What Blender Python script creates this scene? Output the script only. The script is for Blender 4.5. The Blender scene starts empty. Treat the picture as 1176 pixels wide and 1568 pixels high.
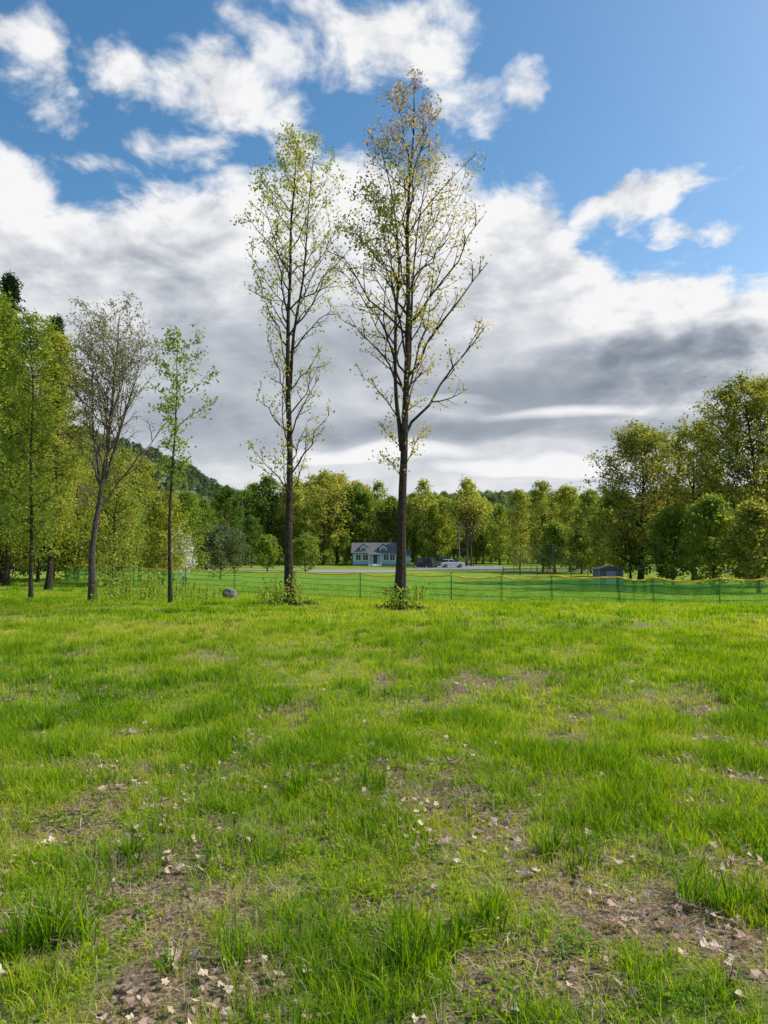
import bpy, math, numpy as np
from mathutils import Vector
R = np.random.default_rng(7)
F = 1132.0; PITCH = math.radians(2.8); CAMZ = 1.6
scene = bpy.context.scene
COL = scene.collection

# ---------------------------------------------------------------- helpers
def pdir(px, py):
    cx=(px-588)/F; cz=(784-py)/F
    y=math.cos(PITCH)-cz*math.sin(PITCH); z=math.sin(PITCH)+cz*math.cos(PITCH)
    return cx, y, z
def P(px, py, d):
    x,y,z=pdir(px,py); s=d/y
    return np.array([x*s, d, CAMZ+z*s])
def X(px,d): return P(px,839,d)[0]
def Zp(py,d): return P(588,py,d)[2]
def azel(px,py):
    x,y,z=pdir(px,py); n=math.sqrt(x*x+y*y+z*z)
    return math.atan2(x,y), math.asin(z/n)

class VN:
    def __init__(s, seed): s.t=np.random.default_rng(seed).random((256,256))
    def n(s,x,y):
        xi=np.floor(x).astype(int); yi=np.floor(y).astype(int); fx=x-xi; fy=y-yi
        fx=fx*fx*(3-2*fx); fy=fy*fy*(3-2*fy); t=s.t
        a=t[xi%256,yi%256]; b=t[(xi+1)%256,yi%256]; c=t[xi%256,(yi+1)%256]; d=t[(xi+1)%256,(yi+1)%256]
        return (a*(1-fx)+b*fx)*(1-fy)+(c*(1-fx)+d*fx)*fy
    def f(s,x,y,o=4):
        v=0;a=.5;w=0
        for i in range(o):
            v=v+a*s.n(x*2**i+i*17.3,y*2**i+i*9.1); w+=a; a*=.5
        return v/w
n1_,n2_,n3_=VN(1),VN(2),VN(3)

def G(x,y):
    x=np.asarray(x,float); y=np.asarray(y,float)
    b=np.interp(y,[-60,16,24,32,45,75,110,160,400],[0,0,-.25,-.75,-1.2,-1.8,-2.0,-2.1,-2.1])
    f=np.clip(1+x*0.02,0.45,1.3); k=np.clip((y-50)/40,0,1)
    f=f*(1-k)+k
    nz=(n1_.f(x*.35+50,y*.35+50,3)-.5)*0.16+(n2_.f(x*1.7+50,y*1.7+50,2)-.5)*.05
    nz=nz*np.clip((70-y)/40,0,1)
    return b*f+nz
def ghit(px,py):
    x,y,z=pdir(px,py); d=2.
    while d<400:
        if CAMZ+z/y*d<float(G(x/y*d,d)): break
        d*=1.01
    return x/y*d,d

def link(o,parent=None):
    COL.objects.link(o)
    if parent: o.parent=parent
    return o
def np_mesh(name, V, Q, mats, midx=None, tint=None, smooth=False, val=True):
    me=bpy.data.meshes.new(name); V=np.asarray(V,np.float32); Q=np.asarray(Q,np.int32)
    k=Q.shape[1]
    me.vertices.add(len(V)); me.vertices.foreach_set('co',V.ravel())
    me.loops.add(Q.size); me.loops.foreach_set('vertex_index',Q.ravel())
    me.polygons.add(len(Q)); me.polygons.foreach_set('loop_start',np.arange(len(Q),dtype=np.int32)*k)
    try: me.polygons.foreach_set('loop_total',np.full(len(Q),k,np.int32))
    except Exception: pass
    for m in mats: me.materials.append(m)
    if midx is not None: me.polygons.foreach_set('material_index',np.asarray(midx,np.int32))
    me.polygons.foreach_set('use_smooth',np.full(len(Q),smooth,bool))
    if tint is not None:
        a=me.attributes.new('tint','FLOAT','FACE'); a.data.foreach_set('value',np.asarray(tint,np.float32))
    me.update(calc_edges=True)
    if val: me.validate()
    return me
def tubes(paths, radii, s=5):
    paths=np.asarray(paths,float); N,K,_=paths.shape
    T=np.gradient(paths,axis=1); T/=np.linalg.norm(T,axis=2,keepdims=True)+1e-9
    ref=np.array([.31,.93,.17]); ref/=np.linalg.norm(ref)
    U=np.cross(T,ref); U/=np.linalg.norm(U,axis=2,keepdims=True)+1e-9
    W=np.cross(T,U)
    a=np.arange(s)*2*np.pi/s
    ring=paths[:,:,None,:]+radii[:,:,None,None]*(np.cos(a)[None,None,:,None]*U[:,:,None,:]+np.sin(a)[None,None,:,None]*W[:,:,None,:])
    V=ring.reshape(-1,3)
    idx=np.arange(N*K*s).reshape(N,K,s)
    A=idx[:,:-1,:]; B=np.roll(A,-1,axis=2); D=idx[:,1:,:]; C=np.roll(D,-1,axis=2)
    return V, np.stack([A,B,C,D],-1).reshape(-1,4)

# ---------------------------------------------------------------- materials
def newmat(name):
    m=bpy.data.materials.new(name); m.use_nodes=True; nt=m.node_tree
    for n in list(nt.nodes): nt.nodes.remove(n)
    return m,nt,nt.nodes,nt.links
def ramp(nd,stops):
    r=nd.new('ShaderNodeValToRGB'); e=r.color_ramp.elements
    while len(e)>1: e.remove(e[0])
    e[0].position=stops[0][0]; e[0].color=(*stops[0][1],1)
    for p,c in stops[1:]:
        q=e.new(p); q.color=(*c,1)
    return r
def mth(nt,op,a,b=None,c=None,clamp=False):
    n=nt.nodes.new('ShaderNodeMath'); n.operation=op; n.use_clamp=clamp
    for i,v in enumerate((a,b,c)):
        if v is None: continue
        if isinstance(v,(int,float)): n.inputs[i].default_value=v
        else: nt.links.new(v,n.inputs[i])
    return n.outputs[0]
def simple(name,col,rough=.7,metal=0,var=.15,scale=6,bump=0,spec=.3):
    m,nt,nd,lk=newmat(name)
    o=nd.new('ShaderNodeOutputMaterial'); b=nd.new('ShaderNodeBsdfPrincipled')
    tc=nd.new('ShaderNodeTexCoord'); nz=nd.new('ShaderNodeTexNoise'); nz.inputs['Scale'].default_value=scale; nz.inputs['Detail'].default_value=5
    lk.new(tc.outputs['Object'],nz.inputs['Vector'])
    r=ramp(nd,[(.3,tuple(c*(1-var) for c in col)),(.7,tuple(min(1,c*(1+var)) for c in col))])
    lk.new(nz.outputs['Fac'],r.inputs[0]); lk.new(r.outputs[0],b.inputs['Base Color'])
    b.inputs['Roughness'].default_value=rough; b.inputs['Metallic'].default_value=metal
    b.inputs['Specular IOR Level'].default_value=spec
    if bump:
        bp=nd.new('ShaderNodeBump'); bp.inputs['Strength'].default_value=bump; bp.inputs['Distance'].default_value=.03
        lk.new(nz.outputs['Fac'],bp.inputs['Height']); lk.new(bp.outputs[0],b.inputs['Normal'])
    lk.new(b.outputs[0],o.inputs[0]); return m
def leafmat(name,stops,trans=.5,inst=False,gloss=.04,instw=.6,tv=1.4):
    m,nt,nd,lk=newmat(name)
    o=nd.new('ShaderNodeOutputMaterial')
    at=nd.new('ShaderNodeAttribute'); at.attribute_name='tint'
    f=at.outputs['Fac']
    if inst:
        ai=nd.new('ShaderNodeAttribute'); ai.attribute_type='INSTANCER'; ai.attribute_name='itint'
        f=mth(nt,'ADD',mth(nt,'MULTIPLY',f,1-instw),mth(nt,'MULTIPLY',ai.outputs['Fac'],instw))
    r=ramp(nd,stops); lk.new(f,r.inputs[0])
    d=nd.new('ShaderNodeBsdfDiffuse'); t=nd.new('ShaderNodeBsdfTranslucent')
    lk.new(r.outputs[0],d.inputs[0])
    hs=nd.new('ShaderNodeHueSaturation'); hs.inputs['Saturation'].default_value=1.05; hs.inputs['Value'].default_value=tv; hs.inputs['Hue'].default_value=.49
    lk.new(r.outputs[0],hs.inputs['Color']); lk.new(hs.outputs[0],t.inputs[0])
    m1=nd.new('ShaderNodeMixShader'); m1.inputs[0].default_value=trans; lk.new(d.outputs[0],m1.inputs[1]); lk.new(t.outputs[0],m1.inputs[2])
    last=m1
    if gloss>0:
        g=nd.new('ShaderNodeBsdfGlossy'); g.inputs['Roughness'].default_value=.45; g.inputs['Color'].default_value=(.8,.85,.8,1)
        m2=nd.new('ShaderNodeMixShader'); m2.inputs[0].default_value=gloss; lk.new(m1.outputs[0],m2.inputs[1]); lk.new(g.outputs[0],m2.inputs[2]); last=m2
    lk.new(last.outputs[0],o.inputs[0]); return m

M_bark=simple('bark',(.05,.04,.033),.9,var=.5,scale=9,bump=.8,spec=.05)
M_barkgrey=simple('bark_grey',(.085,.07,.062),.9,var=.35,scale=9,bump=.6,spec=.05)
M_bark_leafA=leafmat('leaf_maple_a',[(0,(.18,.23,.03)),(.4,(.34,.38,.055)),(.75,(.48,.46,.10)),(1,(.47,.37,.11))],.5,gloss=.03)
M_leafB=leafmat('leaf_maple_b',[(0,(.15,.19,.025)),(.3,(.33,.34,.045)),(.6,(.54,.44,.08)),(.85,(.42,.31,.17)),(1,(.30,.20,.16))],.5,gloss=.03)
M_leafG=leafmat('leaf_green',[(0,(.09,.14,.02)),(.5,(.22,.30,.04)),(1,(.40,.46,.07))],.5,gloss=.02)
M_leafY=leafmat('leaf_yellowgreen',[(0,(.14,.18,.025)),(.5,(.32,.36,.05)),(1,(.48,.46,.09))],.5,gloss=.02)
M_leafO=leafmat('leaf_olive',[(0,(.10,.13,.02)),(.5,(.27,.30,.045)),(.8,(.45,.41,.08)),(1,(.55,.40,.13))],.5,gloss=.02)
M_leafD=leafmat('leaf_spruce',[(0,(.015,.035,.014)),(1,(.045,.08,.03))],.15,gloss=0)
M_leafBud=leafmat('leaf_bud',[(0,(.20,.17,.11)),(.5,(.28,.26,.11)),(1,(.30,.36,.08))],.4,gloss=0)
M_blossom=leafmat('blossom',[(0,(.35,.38,.28)),(.4,(.6,.6,.55)),(1,(.8,.78,.75))],.3,gloss=0)
M_sprout=leafmat('leaf_sprout',[(0,(.18,.30,.03)),(1,(.40,.48,.06))],.5,gloss=.02)
M_leafGrey=leafmat('leaf_greygreen',[(0,(.08,.11,.045)),(1,(.22,.26,.12))],.35,gloss=0)
M_far=leafmat('leaf_far',[(0,(.045,.095,.025)),(.25,(.12,.20,.035)),(.5,(.24,.33,.05)),(.75,(.40,.42,.075)),(1,(.44,.34,.15))],.5,inst=True,instw=.75,gloss=0)
M_hillleaf_haze=leafmat('leaf_hill_haze',[(0,(.05,.085,.055)),(.4,(.11,.17,.08)),(.7,(.27,.34,.12)),(1,(.36,.38,.15))],.4,inst=True,instw=.7,gloss=0)  # distance haze painted into the leaf colour: lighter and bluer greens
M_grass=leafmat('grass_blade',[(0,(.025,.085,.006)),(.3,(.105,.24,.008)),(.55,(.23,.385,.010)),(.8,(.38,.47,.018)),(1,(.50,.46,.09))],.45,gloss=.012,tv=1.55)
M_straw=leafmat('straw',[(0,(.22,.165,.09)),(.5,(.46,.38,.22)),(1,(.66,.57,.38))],.25,gloss=0,tv=1.2)
M_dry=leafmat('dry_leaf',[(0,(.22,.13,.09)),(.5,(.52,.38,.28)),(1,(.80,.68,.54))],.25,inst=True,gloss=.02,instw=.8,tv=1.1)

# ---------------------------------------------------------------- trees
def bez(S,C,E,K):
    t=np.linspace(0,1,K)[None,:,None]
    return (1-t)**2*S[:,None]+2*t*(1-t)*C[:,None]+t*t*E[:,None]
def leafquads(C,size,rng,asp=.62,flat=0.0):
    n=len(C)
    d=rng.normal(size=(n,3)); d[:,2]=d[:,2]*(1-flat)-.3; d/=np.linalg.norm(d,axis=1,keepdims=True)
    r=rng.normal(size=(n,3)); r[:,2]*=(1-flat); w=np.cross(d,r); 
    if flat>0:
        w=np.cross(d,np.array([0,0,1.])+r*(1-flat)*.6)
    w/=np.linalg.norm(w,axis=1,keepdims=True)+1e-9
    s=(size*rng.uniform(.6,1.3,n))[:,None]
    nrm=np.cross(d,w)
    a=C; b=C+d*s*.5+w*s*asp*.5+nrm*s*.1; c=C+d*s; e=C+d*s*.5-w*s*asp*.5+nrm*s*.1
    V=np.stack([a,b,c,e],1).reshape(-1,3)
    return V,np.arange(n*4).reshape(n,4)
def build_tree(name,trunks,base,prof,n1,n2,n3,nl,leaf,seed,mats,up=1.0,t0=.25,l2=.38,l3=.5,spread=.12,
               tintfn=None,densfn=None,vase=.55,obj=True,rscale=1.0,flat=0.0,droop=0,origin=None,minr=.004,tpow=1.0,bend=.05,reach=(.5,1.04)):
    rng=np.random.default_rng(seed); prof=np.array(prof,float); base=np.array(base,float)
    Vs=[];Qs=[];Ms=[];Ts=[];off=0
    def add(V,Q,m,t):
        nonlocal off
        Vs.append(V);Qs.append(Q+off);Ms.append(np.full(len(Q),m));Ts.append(np.broadcast_to(t,(len(Q),)));off+=len(V)
    S=[];E=[];Cc=[];r1=[]
    for (pts,ra,rb,share) in trunks:
        pts=np.array(pts,float); cum=np.r_[0,np.cumsum(np.linalg.norm(np.diff(pts,axis=0),axis=1))]; L=cum[-1]
        K=22; tt=np.linspace(0,1,K)
        pp=np.stack([np.interp(tt*L,cum,pts[:,i]) for i in range(3)],1)
        for _ in range(2): pp[1:-1]=(pp[:-2]+2*pp[1:-1]+pp[2:])/4
        pp[1:,:2]+=np.cumsum(rng.normal(size=(K-1,2))*.012,axis=0)*L/12
        rr=ra+(rb-ra)*tt**.8
        if share>=0 and ra>.05: rr=rr*(1+.45*np.exp(-tt*K/1.1))
        V,Q=tubes(pp[None],rr[None],9); add(V,Q,0,.5)
        n=int(n1*abs(share)); t=t0+(1-t0)*(np.arange(n)+rng.random(n))/n; t=np.minimum(t,.995)**tpow
        s=np.stack([np.interp(t,tt,pp[:,i]) for i in range(3)],1); rs=np.interp(t,tt,rr)
        az=np.arange(n)*2.4+rng.random(n)*1.2+rng.random()*6
        c,sn=np.cos(az),np.sin(az)
        def ext(z):
            l=np.interp(z,prof[:,0],prof[:,1]); r=np.interp(z,prof[:,0],prof[:,2]); av=(l+r)/2
            return np.where(c>0,r,l)*c*c+av*sn*sn
        hs=s[:,2]; zt=hs
        for _ in range(4):
            zt=hs+up*np.maximum(ext(zt),.25)*rng.uniform(.9,1.1); zt=np.minimum(zt,prof[-1,0])
        ex=ext(zt)*rng.uniform(reach[0],reach[1],n)
        e=np.stack([base[0]+c*ex,base[1]+sn*ex,zt],1)
        dv=e-s
        cc=s+np.stack([dv[:,0]*(.75-vase*.6),dv[:,1]*(.75-vase*.6),dv[:,2]*(vase)],1)+rng.normal(size=(n,3))*bend*np.linalg.norm(dv,axis=1)[:,None]
        S.append(s);E.append(e);Cc.append(cc);r1.append(np.minimum(rs*.55,.011*np.linalg.norm(dv,axis=1)*rscale+.005))
    S=np.concatenate(S);E=np.concatenate(E);Cc=np.concatenate(Cc);r1=np.concatenate(r1)
    K1=7; p1=bez(S,Cc,E,K1); L1=np.linalg.norm(E-S,axis=1)
    p1[:,1:-1]+=rng.normal(size=p1[:,1:-1].shape)*.018*L1[:,None,None]
    tk=np.linspace(0,1,K1); rad=np.maximum(r1[:,None]*(1-.8*tk)[None],minr)
    V,Q=tubes(p1,rad,5); add(V,Q,0,.5)
    def children(pp,Lp,n,lf,K,rp,tmin,upb):
        N,Kp,_=pp.shape
        t=(tmin+(1-tmin)*(np.arange(n)[None]+rng.random((N,n)))/n)*(Kp-1); t=np.minimum(t,Kp-1.001)
        i=t.astype(int); fr=(t-i)[...,None]; ar=np.arange(N)[:,None]
        s=pp[ar,i]*(1-fr)+pp[ar,i+1]*fr; tg=pp[ar,i+1]-pp[ar,i]; tg/=np.linalg.norm(tg,axis=2,keepdims=True)+1e-9
        rn=rng.normal(size=s.shape); rn-= (rn*tg).sum(2,keepdims=True)*tg; rn/=np.linalg.norm(rn,axis=2,keepdims=True)+1e-9
        d=tg*.75+rn*.8; d[...,2]+=upb; d/=np.linalg.norm(d,axis=2,keepdims=True)
        L=Lp[:,None]*lf*rng.uniform(.5,1.2,(N,n))*(1-.45*t/(Kp-1))
        s=s.reshape(-1,3);d=d.reshape(-1,3);L=L.reshape(-1)
        e=s+d*L[:,None]; e[:,2]+=(.12-droop)*L; c=s+d*L[:,None]*.5+rng.normal(size=s.shape)*.07*L[:,None]
        p=bez(s,c,e,K); r0=np.repeat(rp,n)*.5
        rad=np.maximum(r0[:,None]*(1-.75*np.linspace(0,1,K))[None],minr*.8)
        return p,L,rad,r0
    p2,L2,rad2,r2=children(p1,L1,n2,l2,5,r1,.22,.15)
    V,Q=tubes(p2,rad2,4); add(V,Q,0,.5)
    p3,L3,rad3,r3=children(p2,np.maximum(L2,.35),n3,l3,4,r2,.15,.1)
    V,Q=tubes(p3,rad3,3); add(V,Q,0,.5)
    if nl>0:
        N=len(p3); kk=rng.random((N,nl))**.6*3; i=np.minimum(kk.astype(int),2); fr=(kk-i)[...,None]; ar=np.arange(N)[:,None]
        C=p3[ar,i]*(1-fr)+p3[ar,i+1]*fr; C=C+rng.normal(size=C.shape)*spread*np.array([1,1,.7])
        ct=np.repeat(rng.random(N),nl)
        par=np.repeat(np.repeat(np.repeat(rng.random(len(p1)),n2),n3),nl)
        C=C.reshape(-1,3); t=.35*ct+.35*par+.3*rng.random(len(C))
        if tintfn is not None: t=np.clip(tintfn(C)+(t-.5)*.55,0,1)
        if densfn is not None:
            k=(rng.random(len(C))<densfn(C)); C=C[k]; t=t[k]
        V,Q=leafquads(C,leaf,rng,flat=flat); add(V,Q,1,t)
    V=np.concatenate(Vs)
    if origin is not None: V=V-np.array(origin)
    me=np_mesh(name,V,np.concatenate(Qs),mats,np.concatenate(Ms),np.concatenate(Ts))
    if not obj: return me
    o=bpy.data.objects.new(name,me); 
    if origin is not None: o.location=origin
    return link(o)

def px_tree(name,d,bx,by,stems,outline,**k):
    b=P(bx,by,d); b[2]=float(G(b[0],d))
    tr=[]
    for pts,ra,rb,sh in stems:
        q=[P(x,y,d) for x,y in pts]
        if sh>=0 and len(tr)==0: q[0]=b-np.array([0,0,.15])
        for j in range(1,len(q)): q[j][1]+=R.normal()*.15
        tr.append((q,ra,rb,sh))
    pr=[(Zp(py,d), b[0]-X(l,d), X(r,d)-b[0]) for py,l,r in outline]
    pr.sort(key=lambda a:a[0])
    return build_tree(name,tr,b,pr,origin=tuple(b),**k)

dB=21.5
def tintB(C):
    b=P(612,925,dB); z=C[:,2]; x=C[:,0]-b[0]
    t=np.full(len(C),.44); t=np.where(z>13.2,.85,t); t=np.where((x<0)&(z>10)&(z<13.0),.1,t); t=np.where((x>.6)&(z<9),.52,t); t=np.where((x<-.5)&(z<10),.54,t)
    t=np.where((x>.6)&(z>9)&(z<11.6),.52,t)
    return t
def densB(C):
    b=P(612,925,dB); z=C[:,2]; x=C[:,0]-b[0]
    d=np.full(len(C),.55); d=np.where((x<0)&(z>10.5)&(z<13),1.,d); d=np.where((x>.4)&(z<8.8)&(z>6.3),1.,d); d=np.where(z>13.2,.5,d); return d
px_tree('maple_tree',dB,612,925,[([(612,925),(614,800),(615,690),(619,560),(623,430),(622,320),(633,210),(632,135)],.165,.012,.62),
   ([(615,690),(606,600),(604,500),(612,400),(603,300),(585,225)],.075,.01,-.3),
   ([(617,640),(628,560),(632,440),(640,350),(655,260)],.06,.01,-.18)],
   [(650,575,665),(625,550,680),(590,540,730),(540,525,785),(470,505,768),(400,512,758),(310,540,756),(250,540,722),(200,538,688),(150,592,680),(116,612,648)],
   n1=60,n2=5,n3=4,nl=10,leaf=.095,seed=11,mats=[M_bark,M_leafB],up=1.2,t0=.24,tintfn=tintB,densfn=densB,spread=.13,vase=.5,l2=.36,l3=.55,minr=.004,reach=(.6,1.03))
dA=23.5
def densA(C):
    z=C[:,2]; d=np.where((z>5.2)&(z<9.2),.35,.72); return d
px_tree('maple_tree',dA,443,917,[([(443,917),(442,800),(443,690),(441,560),(446,430),(448,330),(456,216)],.15,.012,.66),
   ([(444,600),(452,510),(466,420),(472,320),(480,240)],.06,.01,-.34)],
   [(725,395,508),(700,388,524),(660,380,518),(600,385,535),(550,366,510),(500,366,500),(460,365,520),(400,348,544),(350,374,552),(300,372,534),(260,404,524),(208,432,496)],
   n1=56,n2=5,n3=4,nl=8,leaf=.10,seed=23,mats=[M_bark,M_bark_leafA],up=1.1,t0=.2,densfn=densA,spread=.12,vase=.45,l2=.36,l3=.55,minr=.004,reach=(.55,1.05))
px_tree('young_maple_tree',24.5,262,912,[([(262,912),(264,800),(268,690),(274,600),(275,520)],.07,.01,1)],
   [(740,245,290),(690,240,305),(640,232,315),(600,228,334),(560,236,322),(530,248,300),(503,262,318)],
   n1=28,n2=4,n3=3,nl=6,leaf=.12,seed=5,mats=[M_bark,M_leafG],up=.7,t0=.4,spread=.12,vase=.4)
px_tree('ash_tree',27,143,905,[([(141,906),(148,830),(160,740),(172,660),(182,570),(185,480)],.15,.012,.55),([(160,740),(190,650),(215,560)],.07,.01,-.3),([(156,760),(140,650),(142,560)],.06,.01,-.25)],
   [(740,130,200),(700,110,245),(620,98,262),(540,104,258),(490,118,240),(455,140,205)],
   n1=60,n2=6,n3=4,nl=6,leaf=.08,seed=8,mats=[M_barkgrey,M_leafBud],up=1.3,t0=.3,spread=.1,minr=.0055,vase=.5)
px_tree('young_birch_tree',28,48,908,[([(48,908),(50,800),(47,700),(52,600),(50,490)],.085,.012,1)],
   [(840,0,100),(760,-20,120),(680,-10,120),(600,5,105),(540,15,95),(480,35,75)],
   n1=60,n2=5,n3=4,nl=9,leaf=.12,seed=9,mats=[M_bark,M_leafG],up=.45,t0=.15,spread=.14,vase=.3,flat=.4)
px_tree('young_birch_tree',31,172,890,[([(172,890),(176,800),(186,700)],.06,.01,1)],
   [(860,140,210),(800,125,228),(730,140,225),(690,170,200)],n1=40,n2=5,n3=4,nl=7,leaf=.11,seed=10,mats=[M_bark,M_leafY],up=.6,t0=.2,spread=.14,vase=.3)
def leafy(name,d,cx,top,wl,wr,seed,leafm,leaf,low=None,n1=60,nl=10,r=.2,flat=.2,up=.6,n2=6,n3=5,bark=None,t0=.15,shape=None,spread=.25,dens=None,l2=.38):
    bx=X(cx,d); g=float(G(bx,d)); zt=Zp(top,d); H=zt-g
    rel=shape or [(.08,.45),(.22,.85),(.42,1),(.6,.95),(.78,.75),(.92,.42),(1,.12)]
    pr=[(g+H*a,wl*d/F*b*1.0,wr*d/F*b) for a,b in rel]
    rr=np.random.default_rng(seed)
    pts=[(bx,d,g-.2),(bx+rr.normal()*.02*H,d,g+H*.3),(bx+rr.normal()*.03*H,d+rr.normal()*.02*H,g+H*.6),(bx+rr.normal()*.02*H,d,g+H*.96)]
    return build_tree(name,[(pts,r,.02,1)],(bx,d,g),pr,n1,n2,n3,nl,leaf,seed,[bark or M_bark,leafm],up=up,t0=t0,spread=spread,flat=flat,vase=.35,origin=(bx,d,g),minr=.008,l2=l2,
        densfn=dens)
leafy('beech_tree',37,-25,440,120,110,31,M_leafG,.17,n1=95,nl=10,r=.24,flat=.4,up=.4)
leafy('beech_tree',40,75,500,75,70,32,M_leafY,.17,n1=65,nl=9,r=.18,flat=.4,up=.4)
leafy('beech_tree',44,10,560,120,90,37,M_leafG,.18,n1=70,nl=9,r=.18,flat=.4,up=.4)
def spruce(name,d,cx,top,w,seed):
    rng=np.random.default_rng(seed); bx=X(cx,d); g=float(G(bx,d)); H=Zp(top,d)-g; W=w*d/F
    n=170; t=.06+.92*(np.arange(n)/n); az=np.arange(n)*2.4+rng.random(n); L=W*(1-t)**.8*rng.uniform(.8,1.1,n)+.15
    s=np.stack([np.zeros(n),np.zeros(n),t*H],1); dr=np.stack([np.cos(az),np.sin(az),np.zeros(n)],1)
    e=s+dr*L[:,None]; e[:,2]-=L*.12; c=s+dr*L[:,None]*.5; c[:,2]-=L*.28
    p=bez(s,c,e,7); V,Q=tubes(p,np.maximum(.03*(1-np.linspace(0,1,7))[None]*np.ones((n,1)),.008),4)
    tp=np.array([[0,0,-.2],[0,0,H*.5],[0,0,H]],float)[None]; V2,Q2=tubes(tp,np.array([[.22,.12,.02]]),8)
    m=120; k=rng.random((n,m))**.8*6; i=np.minimum(k.astype(int),5); fr=(k-i)[...,None]; ar=np.arange(n)[:,None]
    C=p[ar,i]*(1-fr)+p[ar,i+1]*fr; C=C+rng.normal(size=C.shape)*np.array([.16,.16,.1]); C=C.reshape(-1,3)
    V3,Q3=leafquads(C,.26,rng,asp=.35)
    Vt=np.concatenate([V,V2,V3]); Qt=np.concatenate([Q,Q2+len(V),Q3+len(V)+len(V2)])
    mi=np.r_[np.zeros(len(Q)+len(Q2)),np.ones(len(Q3))]; ti=np.r_[np.zeros(len(Q)+len(Q2)),rng.random(len(Q3))]
    o=bpy.data.objects.new(name,np_mesh(name,Vt,Qt,[M_bark,M_leafD],mi,ti)); o.location=(bx,d,g); return link(o)
spruce('spruce_tree',48,5,412,70,1); spruce('spruce_tree',55,80,478,50,2); spruce('spruce_tree',50,-90,400,80,3)
SH=[(.0,.5),(.2,.95),(.5,1),(.75,.8),(.92,.45),(1,.1)]
for i,(cx,top,w,d,m) in enumerate([(120,690,55,52,M_leafY),(215,700,50,58,M_leafY),(285,752,36,62,M_leafG),(175,740,60,46,M_leafG),(60,720,60,50,M_leafG),(250,755,45,50,M_leafY),(10,720,60,46,M_leafY)]):
    leafy('small_leafy_tree',d,cx,top,w,w,50+i,m,.2,n1=42,nl=8,r=.12,up=.5,n2=5,n3=4,t0=.08,shape=SH)
leafy('flowering_shrub',60,266,815,34,36,70,M_blossom,.22,n1=30,nl=7,r=.08,n2=5,n3=4,t0=.05,shape=SH)
leafy('broad_shrub',75,338,805,48,48,71,M_leafGrey,.24,n1=36,nl=9,r=.1,n2=5,n3=4,t0=.05,shape=SH)
leafy('broad_shrub',110,410,822,26,26,72,M_leafG,.3,n1=30,nl=8,r=.1,n2=5,n3=4,t0=.05,shape=SH)
leafy('broad_shrub',112,468,818,30,30,73,M_leafG,.3,n1=30,nl=8,r=.1,n2=5,n3=4,t0=.05,shape=SH)
leafy('broad_shrub',58,115,820,60,60,74,M_leafGrey,.2,n1=36,nl=9,r=.1,n2=5,n3=4,t0=.05,shape=SH)
leafy('broad_shrub',56,15,815,70,60,75,M_leafG,.2,n1=36,nl=9,r=.1,n2=5,n3=4,t0=.05,shape=SH)
OK=[(.03,.5),(.15,.9),(.35,1),(.6,1),(.78,.9),(.92,.65),(1,.3)]
leafy('oak_tree',78,980,655,78,90,81,M_leafO,.30,n1=80,nl=9,r=.32,up=.5,shape=OK,n2=6,n3=4,spread=.38,t0=.08)
leafy('oak_tree',66,1150,584,104,120,82,M_leafO,.28,n1=105,nl=10,r=.36,up=.55,shape=OK,n2=6,n3=4,spread=.32,t0=.08)
leafy('oak_tree',72,1240,565,90,110,83,M_leafO,.30,n1=80,nl=8,r=.36,up=.55,shape=OK,n2=6,n3=4,spread=.3,t0=.08)
leafy('oak_tree',82,1064,650,76,70,84,M_leafO,.32,n1=70,nl=9,r=.3,up=.5,shape=OK,n2=6,n3=4,spread=.35,t0=.08)
for i,(cx,top,w,d,m) in enumerate([(830,735,34,115,M_leafY),(872,742,32,112,M_leafY),(905,750,34,105,M_leafG),(795,748,26,125,M_leafY),(1090,760,55,60,M_leafG),(1160,770,55,56,M_leafO),(1030,780,45,70,M_leafG),(965,790,38,82,M_leafG),(850,800,30,108,M_leafG),(890,812,28,104,M_leafY),(925,780,30,92,M_leafY)]):
    leafy('small_leafy_tree',d,cx,top,w,w,90+i,m,.32,n1=40,nl=8,r=.15,up=.55,n2=5,n3=4,t0=.05,shape=SH,spread=.3)

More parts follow.
